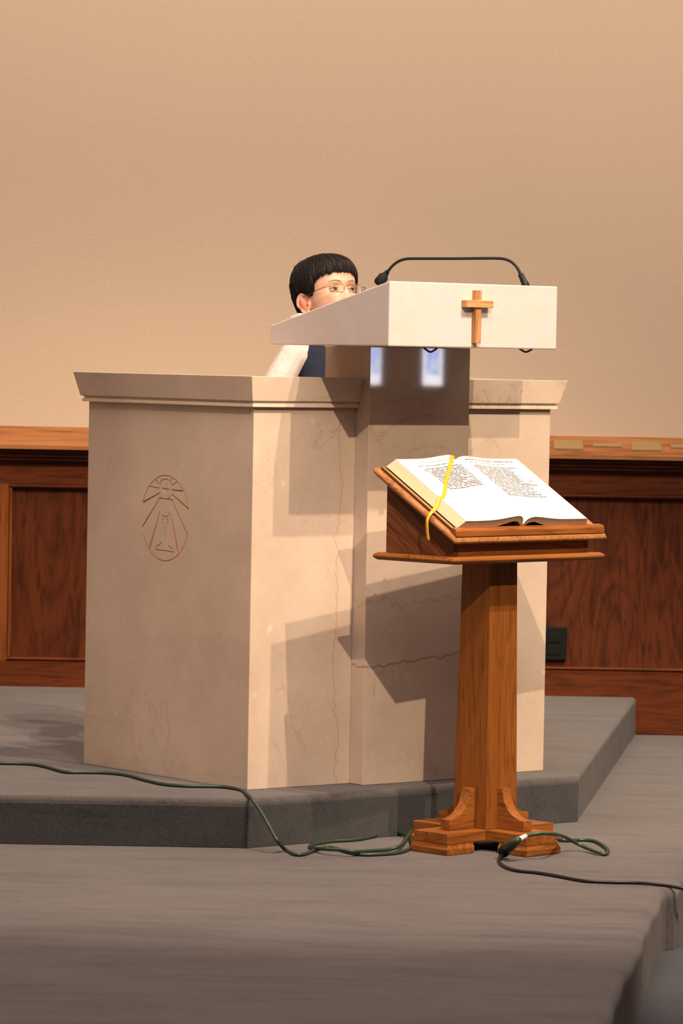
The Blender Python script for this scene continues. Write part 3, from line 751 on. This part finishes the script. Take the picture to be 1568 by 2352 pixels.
SKIN.b.inputs['Subsurface Weight'].default_value = .15; SKIN.b.inputs['Subsurface Radius'].default_value = (.012,.004,.002); SKIN.b.inputs['Subsurface Scale'].default_value = .6
SKIN = SKIN.m
A = on_ambo
ARM = {-1: [A(-.126,.024,1.320), A(-.236,.000,1.195), A(-.190,-.215,1.150)], 1: [A(.118,.012,1.327), A(.205,.010,1.172), A(.118,-.215,1.145)]}
bm = bmesh.new()
add_poly(bm, HV, HF, HEAD_M)
for s in (-1, 1):      # ears, eyelids
    E_ = HEAD_M @ Matrix.Translation((s*.083, .012, -.024)) @ Matrix.Rotation(-s*math.radians(34), 4, 'Z') @ Matrix.Rotation(math.radians(-8), 4, 'X')
    ell = [Vector((0, .0195*math.cos(a)*(1 if math.sin(a) > -.3 else .7), .031*math.sin(a))) for a in [2*math.pi*k/20 for k in range(20)]]
    rr = tube_rings([E_ @ p for p in ell + [ell[0]]], .0038, 8); vs = [[bm.verts.new(p) for p in r] for r in rr]
    for q in range(len(vs)-1):
        for j in range(8): bm.faces.new((vs[q][j], vs[q][(j+1)%8], vs[q+1][(j+1)%8], vs[q+1][j]))
    bm.faces.new(vs[0][::-1]); bm.faces.new(vs[-1])
    add_sphere(bm, (-s*.002, 0, 0), 1, E_, sc=(.0045,.017,.029))
    add_sphere(bm, (s*.002, .002, .004), 1, E_, sc=(.0042,.009,.017))
    add_sphere(bm, (s*.001, -.014, -.006), 1, E_, sc=(.005,.005,.007))
    add_sphere(bm, (-s*.001, -.004, -.029), 1, E_, sc=(.004,.009,.008))
# neck, trunk
add_limb(bm, [A(0,.010,1.31), A(-.002,.005,1.36), HEAD_M @ Vector((0,.022,-.10))], [.048,.046,.046])
ring_solid(bm, [(0,.0,.985,.060,.05),(0,0,1.0,.098,.075),(0,0,1.04,.110,.083),(0,0,1.09,.100,.074),(0,0,1.16,.104,.075),(0,0,1.24,.105,.072),(0,.004,1.30,.096,.064),(0,.008,1.345,.078,.050),(0,.008,1.365,.05,.045)])
for s in (-1, 1):
    sh, el, wr = ARM[s]
    add_limb(bm, [A(s*.06,.016,1.325), sh, el, wr], [.034,.034,.028,.019])
    # hand pressed on the back of the column, fingers up
    up = Vector((0,0,1)); fwd = (A(0,-1,0)-A(0,0,0)).normalized(); lat = (A(1,0,0)-A(0,0,0)).normalized()
    palm = wr + fwd*.022 + up*.030
    mm = Matrix(((lat.x,fwd.x,up.x,palm.x),(lat.y,fwd.y,up.y,palm.y),(lat.z,fwd.z,up.z,palm.z),(0,0,0,1)))
    add_sphere(bm, (0,-.002,0), 1, mm, sc=(.028,.011,.033))
    add_limb(bm, [wr, palm], [.018,.014])
    for q, (dx, L) in enumerate(((-.021,.043),(-.007,.052),(.007,.055),(.021,.050))):
        dx2 = dx*s*-1
        p0 = palm + lat*dx2*.9 + up*.022; p1 = p0 + lat*dx2*.18 + up*L*.42 + fwd*.0; p2_ = p1 + lat*dx2*.12 + up*L*.34 + fwd*.003; p3_ = p2_ + up*L*.24 + fwd*.003
        add_limb(bm, [p0,p1,p2_,p3_], [.0075,.0068,.006,.0052])
    t0 = palm + lat*(-s)*.020 - up*.012; t1 = t0 + lat*(-s)*.020 + up*.016; t2 = t1 + lat*(-s)*.008 + up*.022
    add_limb(bm, [t0,t1,t2], [.0095,.0080,.0065])
    hip = A(s*.055,0,1.0); kn = A(s*.068,-.015,.755); an = A(s*.070,.012,.495)
    add_limb(bm, [hip, kn, an], [.066,.043,.029])
    add_limb(bm, [A(s*.070,.020,BZ+.032), A(s*.073,-.05,BZ+.027), A(s*.076,-.095,BZ+.022)], [.028,.024,.018])
person = voxel('person', bm, .0024, SKIN, None, 2)
# make origin at the base of the figure
person.data.transform(Matrix.Translation(-boy_o)); person.location = boy_o
tag(person, 'dark-haired boy in glasses and navy vest peering over the cream reading desk', 'person')
PO = Matrix.Translation(-boy_o)
def to_boy(o):
    o.data.transform(PO); o.parent = person; return o
# clothes
def cloth(name, col, rough=.85):
    m = Mat(name); n = m.noise(m.coord(), 900, 2, .5); w = m.noise(m.coord(scale=(1,1,.45)), 26, 3, .5, .8)
    m.set(Base_Color=col, Roughness=rough, Specular_IOR_Level=.2); m.bump(m.math('ADD', m.math('MULTIPLY', n, .05), w), .7, .010); return m.m
SHIRT = cloth('white_shirt', (.50,.41,.39)); VEST = cloth('navy_vest', (.014,.019,.034)); TROU = cloth('dark_trousers', (.03,.03,.035))
bm = bmesh.new()
ring_solid(bm, [(0,0,.975,.110,.088),(0,0,1.0,.118,.092),(0,0,1.09,.112,.086),(0,0,1.16,.114,.085),(0,0,1.24,.114,.082),(0,.004,1.30,.102,.074),(0,.008,1.345,.086,.060),(0,.010,1.368,.060,.056),(0,.008,1.392,.054,.053)])
for s in (-1, 1):
    sh, el, wr = ARM[s]
    mid = sh.lerp(el, .5)
    add_limb(bm, [A(s*.06,.016,1.33), sh + Vector((0,0,.004)), mid + Vector((0,0,-.004)), el, el.lerp(wr, .45), el.lerp(wr, .86)], [.040,.043,.045,.040,.034,.027])
# sleeve folds
for s in (-1, 1):
    sh, el, wr = ARM[s]
    for k in range(7):
        p = sh.lerp(el, .25 + k*.13); ax = (el-sh).normalized()
        o1 = ax.orthogonal().normalized(); o1.rotate(Matrix.Rotation(k*1.9, 3, ax)); o2 = ax.cross(o1)
        add_limb(bm, [p + o1*.029, p + (o1*.7+o2*.7)*.0325 + ax*.010, p + o2*.029 + ax*.018], [.006,.0085,.005])
to_boy(voxel('shirt', bm, .004, SHIRT, None, 3))
bm = bmesh.new()
ring_solid(bm, [(0,0,.99,.118,.094),(0,0,1.01,.124,.098),(0,0,1.09,.119,.092),(0,0,1.16,.1205,.0925),(0,0,1.22,.1235,.095),(0,.002,1.27,.116,.093),(0,.005,1.31,.113,.084),(0,.008,1.345,.104,.0715),(0,.010,1.368,.078,.060),(0,.012,1.374,.05,.05)])
to_boy(voxel('vest', bm, .004, VEST, None, 2))
bm = bmesh.new()
ring_solid(bm, [(0,0,.955,.06,.05),(0,0,.965,.113,.090),(0,0,1.03,.1175,.0935)])
for s in (-1, 1): add_limb(bm, [A(s*.055,0,.99), A(s*.066,-.012,.755), A(s*.070,.010,.50)], [.076,.056,.045])
to_boy(voxel('trousers', bm, .005, TROU, None, 3))
for s in (-1, 1):
    bm = bmesh.new(); add_limb(bm, [A(s*.070,.030,BZ+.034), A(s*.073,-.045,BZ+.034), A(s*.077,-.110,BZ+.030)], [.0335,.0335,.0295])
    o = voxel('shoe', bm, .004, plain('black_leather', (.015,.014,.014), .35), None, 2)
    zmin = BZ + .0005
    for v in o.data.vertices: v.co.z = max(v.co.z, zmin)
    to_boy(o)
# collar: two folded flaps round the neck
cv = []; cf = []
NC = 28
for i in range(NC+1):
    a = math.radians(-90 + 18 + (360-36)*i/NC)
    c, s_ = math.cos(a), math.sin(a)
    droop = .012*max(0, -s_)
    cv += [A(.050*c, .010+.049*s_, 1.402-droop*.6), A(.056*c, .010+.056*s_, 1.405-droop*.6), A(.070*c*(1+.1*max(0,-s_)), .010+.074*s_, 1.374-droop*1.8)]
for i in range(NC): 
    for k in range(2): cf.append((3*i+k, 3*i+k+1, 3*i+k+4, 3*i+k+3))
col_o = mesh_obj('collar', [v - boy_o for v in cv], cf, SHIRT, person, smooth=True)
sd = col_o.modifiers.new('t', 'SOLIDIFY'); sd.thickness = .002

# eyes and lids
def head_child(name, V, Fc, mat, parent=person, smooth=True):
    return mesh_obj(name, [HEAD_M @ Vector(v) - boy_o for v in V], Fc, mat, parent, smooth=smooth)
WHITE_E = Mat('eye'); 
def eye_mat(cx, cy, cz, gaze):
    m = Mat('eye'); tc = m.node('ShaderNodeTexCoord')
    g_ = HEAD_M.to_3x3() @ Vector(gaze).normalized(); c_ = (HEAD_M @ Vector((cx, cy, cz)) - boy_o)
    vs = m.node('ShaderNodeVectorMath', operation='SUBTRACT'); m.put(vs.inputs[0], tc.outputs['Object']); vs.inputs[1].default_value = c_
    nm = m.node('ShaderNodeVectorMath', operation='NORMALIZE'); m.nt.links.new(vs.outputs[0], nm.inputs[0])
    dt = m.node('ShaderNodeVectorMath', operation='DOT_PRODUCT'); m.nt.links.new(nm.outputs[0], dt.inputs[0]); dt.inputs[1].default_value = g_
    c = m.ramp(dt.outputs['Value'], [(.0,(.66,.58,.55)),(.855,(.66,.58,.55)),(.875,(.045,.022,.012)),(.96,(.05,.025,.014)),(.975,(.004,.004,.004))])
    m.set(Base_Color=c, Roughness=.12); return m.m
def sph(c, r, n=20, mm=14, f=None):
    V = []; Fc = []
    for i in range(mm+1):
        th = math.pi*i/mm
        for j in range(n):
            ph = 2*math.pi*j/n; V.append((c[0]+r*math.sin(th)*math.cos(ph), c[1]+r*math.sin(th)*math.sin(ph), c[2]+r*math.cos(th)))
    for i in range(mm):
        for j in range(n): Fc.append((i*n+j, i*n+(j+1)%n, (i+1)*n+(j+1)%n, (i+1)*n+j))
    return V, Fc
BROW = plain('brow_hair', (.24,.11,.065), .8); LASH = plain('lashes', (.015,.010,.008), .7)
for s in (-1, 1):
    ec = (s*.0295, -.0655, -.001); V, Fc = sph(ec, .0122)
    head_child('eye', V, Fc, eye_mat(*ec, (.22, -1, -.06)))
    # lids: spherical shells above and below the opening
    for up_, a0, a1 in ((1, 12, 75), (-1, -19, -75)):
        V = []; Fc = []; n = 18; mm = 6
        for i in range(mm+1):
            for j in range(n+1):
                ph = math.radians(-78 + 156*j/n); k = 1-(abs(math.degrees(ph))/78)**2.2*.95
                e0_ = a0*k - 1*(1-k); el_ = math.radians(e0_ + (a1-e0_)*i/mm); r = .0134 + (.0003 if i else 0)
                V.append((ec[0]+r*math.cos(el_)*math.sin(ph), ec[1]-r*math.cos(el_)*math.cos(ph), ec[2]+r*math.sin(el_)))
        for i in range(mm):
            for j in range(n): Fc.append((i*(n+1)+j, i*(n+1)+j+1, (i+1)*(n+1)+j+1, (i+1)*(n+1)+j))
        lid = head_child('eyelid', V, Fc, SKIN); md_ = lid.modifiers.new('t', 'SOLIDIFY'); md_.thickness = .0012; md_.offset = 0
        if up_ == 1:
            lash = [HEAD_M @ (Vector(V[j]) + Vector((0,-.0012,-.0002))) - boy_o for j in range(1, n)]
            tube('eyelash', lash, [.0004+.0006*math.sin(math.pi*i/(n-2)) for i in range(n-1)], LASH, person, 6)
# surface of the head for hair and brows
bvh = BVHTree.FromPolygons([Vector(v) for v in HV], HF)
C0 = Vector((0, .012, .022))
def surf(az, th):   # az 0 = forward (-y), + to his left; th from crown axis
    d = Vector((math.sin(th)*math.sin(az), -math.sin(th)*math.cos(az), math.cos(th)))
    d.rotate(Euler((math.radians(-8), 0, 0)))
    hit = bvh.ray_cast(C0 + d*.3, -d)
    p = hit[0] if hit[0] else C0 + d*.09
    return p, d
for s in (-1, 1):
    bv = []
    V = []; Fc = []
    pts = []
    for i in range(13):
        t = i/12; x = s*(.013 + .034*t); z = .0175 + .0065*math.sin(math.pi*min(1, t*1.15)*.62) - .004*t*t
        hit = bvh.ray_cast(Vector((x, -.3, z)), Vector((0,1,0))); pts.append((hit[0] or Vector((x,-.08,z))) + Vector((0,-.0002,0)))
    tube('eyebrow', [HEAD_M @ p - boy_o for p in pts], [.0005+.0011*math.sin(math.pi*min(1,.15+i/13)) for i in range(13)], BROW, person, 6)

def zlim(az):      # lowest local z of the hair at this azimuth (deg)
    a = abs(math.degrees(az))
    tab = [(0,.045),(30,.044),(48,.036),(56,.020),(62,.004),(68,-.004),(76,-.006),(82,.010),(112,.010),(120,-.050),(130,-.078),(180,-.086)]
    for p, q in zip(tab, tab[1:]):
        if p[0] <= a <= q[0]: return p[1]+(q[1]-p[1])*(a-p[0])/(q[0]-p[0])
    return -.086
HAIR = Mat('dark_hair'); _h = HAIR.noise(HAIR.coord(), 240, 2, .5)
HAIR.set(Base_Color=HAIR.mix(_h, (.004,.003,.003), (.011,.007,.006)), Roughness=.55, Specular_IOR_Level=.2); HAIR.b.inputs['Sheen Weight'].default_value = .0; HAIR = HAIR.m
TIP = plain('brown_hair_tips', (.07,.028,.018), .5)
# azimuth measured from actual position: find theta limit by marching
def th_limit(az, extra=0):
    lo = .1; th = .2; zl = zlim(az) + extra
    while th < 2.6:
        p, d = surf(az, th)
        if p.z <= zl: return th
        th += .03
    return th
NA_ = 144; _rl = random.Random(11); LIM = [th_limit(math.radians(-180+360*i/NA_)) + _rl.uniform(-.045, .03) for i in range(NA_+1)]
def lim(az):
    f = (math.degrees(az)+180)/360*NA_; f = max(0, min(NA_-1e-4, f)); i = int(f); return LIM[i]+(LIM[i+1]-LIM[i])*(f-i)
V = []; Fc = []; K = 26
def thick(az, fr):
    a = abs(math.degrees(az)); back = .011 if a > 100 else .0095
    return back*(1-.55*max(0, (fr-.75)/.25)) * (1 if a > 60 else .95)
for i in range(NA_):
    az = math.radians(-180+360*i/NA_); L_ = lim(az)
    for k in range(K+1):
        fr = k/K; th = .002 + L_*fr; p, d = surf(az, th); V.append(tuple(p + d*thick(az, fr)))
    for fr in (1.0, .9):
        p, d = surf(az, .002+L_*fr); V.append(tuple(p + d*(-.001)))
M_ = K+3
for i in range(NA_):
    j = (i+1) % NA_
    for k in range(M_-1): Fc.append((i*M_+k, j*M_+k, j*M_+k+1, i*M_+k+1))
hair = head_child('hair', V, Fc, HAIR); tag(hair, 'short straight black hair with a fringe')
rnd = random.Random(3)
SV = []; SF = []; TV = []; TF = []
for q in range(7200):
    az = math.radians(rnd.uniform(-180, 180)); L_ = lim(az) + rnd.uniform(-.06, .05); a = abs(math.degrees(az))
    if rnd.random() < .5: th1 = L_
    else: th1 = L_*rnd.uniform(.35, 1)
    ln = rnd.uniform(.35, .6); th0 = max(.02, th1 - ln)
    lift = rnd.uniform(.001, .0055); w = rnd.uniform(.0005, .0010); daz = rnd.uniform(-.05, .05)*(1.5 if a > 100 else 1)
    pts = []
    for k in range(6):
        f = k/5; th = th0 + (th1-th0)*f; aa = az + daz*f
        p, d = surf(aa, th); fr = min(1.0, th/max(.1, lim(max(-math.pi, min(math.pi, aa)))))
        pts.append((HEAD_M @ (p + d*(thick(az, fr) + lift*(math.sin(f*2.6)+.1) + (.0015*f if a > 100 else 0)))) - boy_o)
    fringe = a < 60 and th1 > L_-.05
    VV, FF = (TV, TF) if (fringe and rnd.random() < .12) else (SV, SF)
    b0 = len(VV)
    rr = tube_rings(pts, [w, w, w, w*.9, w*.7, w*.25], 3)
    for r in rr: VV += [tuple(p) for p in r]
    for k in range(5):
        for j in range(3): FF.append((b0+k*3+j, b0+k*3+(j+1)%3, b0+(k+1)*3+(j+1)%3, b0+(k+1)*3+j))
for nm, VV, FF, mt in (('hair_strands', SV, SF, HAIR), ('hair_strands', TV, TF, TIP)):
    me = bpy.data.meshes.new(nm); me.from_pydata(VV, [], FF); me.materials.append(mt)
    for p in me.polygons: p.use_smooth = True
    o = link(bpy.data.objects.new(nm, me), person); o['kind'] = 'stuff'
# glasses
GOLD = plain('spectacle_wire', (.20,.12,.07), .25, Metallic=.9)
LENS = Mat('lens_glass'); LENS.set(Base_Color=(1,1,1), Roughness=.02, IOR=1.45); LENS.b.inputs['Transmission Weight'].default_value = 1.0; LENS.b.inputs['Alpha'].default_value = .35; LENS = LENS.m
gl = empty('eyeglasses', (0,0,0), 0, person); gl.matrix_local = PO @ HEAD_M; tag(gl, 'thin gold wire eyeglasses')
gm = lambda p: tuple(p)
def wire(name, pts, r): return tube(name, pts, r, GOLD, gl, 6)
def lens_pt(s, a, k=1.0):
    c, n = math.cos(a), math.sin(a); x = .0195*math.copysign(abs(c)**.75, c)*k; z = .0125*math.copysign(abs(n)**.8, n)*k
    return Vector((s*.0315 + x, -.1010 + .35*abs(s*.0315+x)**1.0*.28 + .004*0, -.006 + z))
for s in (-1, 1):
    loop = [lens_pt(s, 2*math.pi*k/28) for k in range(29)]
    wire('rim', loop, .00062)
    n = 28; V = [tuple(lens_pt(s, 0, 0))]; V += [tuple(p) for p in loop[:-1]]
    Fc = [(0, k+1, (k+1) % n + 1) for k in range(n)]
    o = mesh_obj('lens', V, Fc, LENS, gl, smooth=True); md_ = o.modifiers.new('t', 'SOLIDIFY'); md_.thickness = .0014; md_.offset = 0
    hinge = Vector((s*.0720, -.0865, -.001))
    wire('temple', catmull([lens_pt(s, 0 if s > 0 else math.pi)+Vector((0,0,.003)), Vector((s*.060,-.094,0)), hinge, Vector((s*.0795,-.055,-.002)), Vector((s*.0835,-.02,-.004)), Vector((s*.0845,.008,-.004)), Vector((s*.083,.028,-.016))], 5), .0011)
    wire('nose_pad', [Vector((s*.0125,-.098,-.003)), Vector((s*.0105,-.094,-.008)), Vector((s*.0105,-.091,-.013))], .0011)
wire('bridge', catmull([lens_pt(-1, 0)+Vector((0,0,.004)), Vector((-.006,-.103,.001)), Vector((.006,-.103,.001)), lens_pt(1, math.pi)+Vector((0,0,.004))], 4), .0009)

# step stool he stands on
st_ = empty('step_stool', ambo_pt(.587, .423, .1335), AMBO_R); tag(st_, 'wooden two-step stool under the boy behind the pulpit', 'stool')
tp = box('tread', (-.20, -.175, STEP-.022), (.20, .13, STEP-.0008), OAK_X, st_, bevel=.002)
box('tread', (-.20, .135, STEP/2-.02), (.20, .30, STEP/2), OAK_X, st_, bevel=.002)
for s in (-1, 1):
    lo, hi = sorted((s*.175, s*.193))
    loft('side_panel', [[(x, -.165, 0), (x, .295, 0), (x, .295, STEP/2-.0205), (x, .125, STEP/2-.0205), (x, .125, STEP-.0225), (x, -.165, STEP-.0225)] for x in (lo, hi)], OAK_Z, st_)
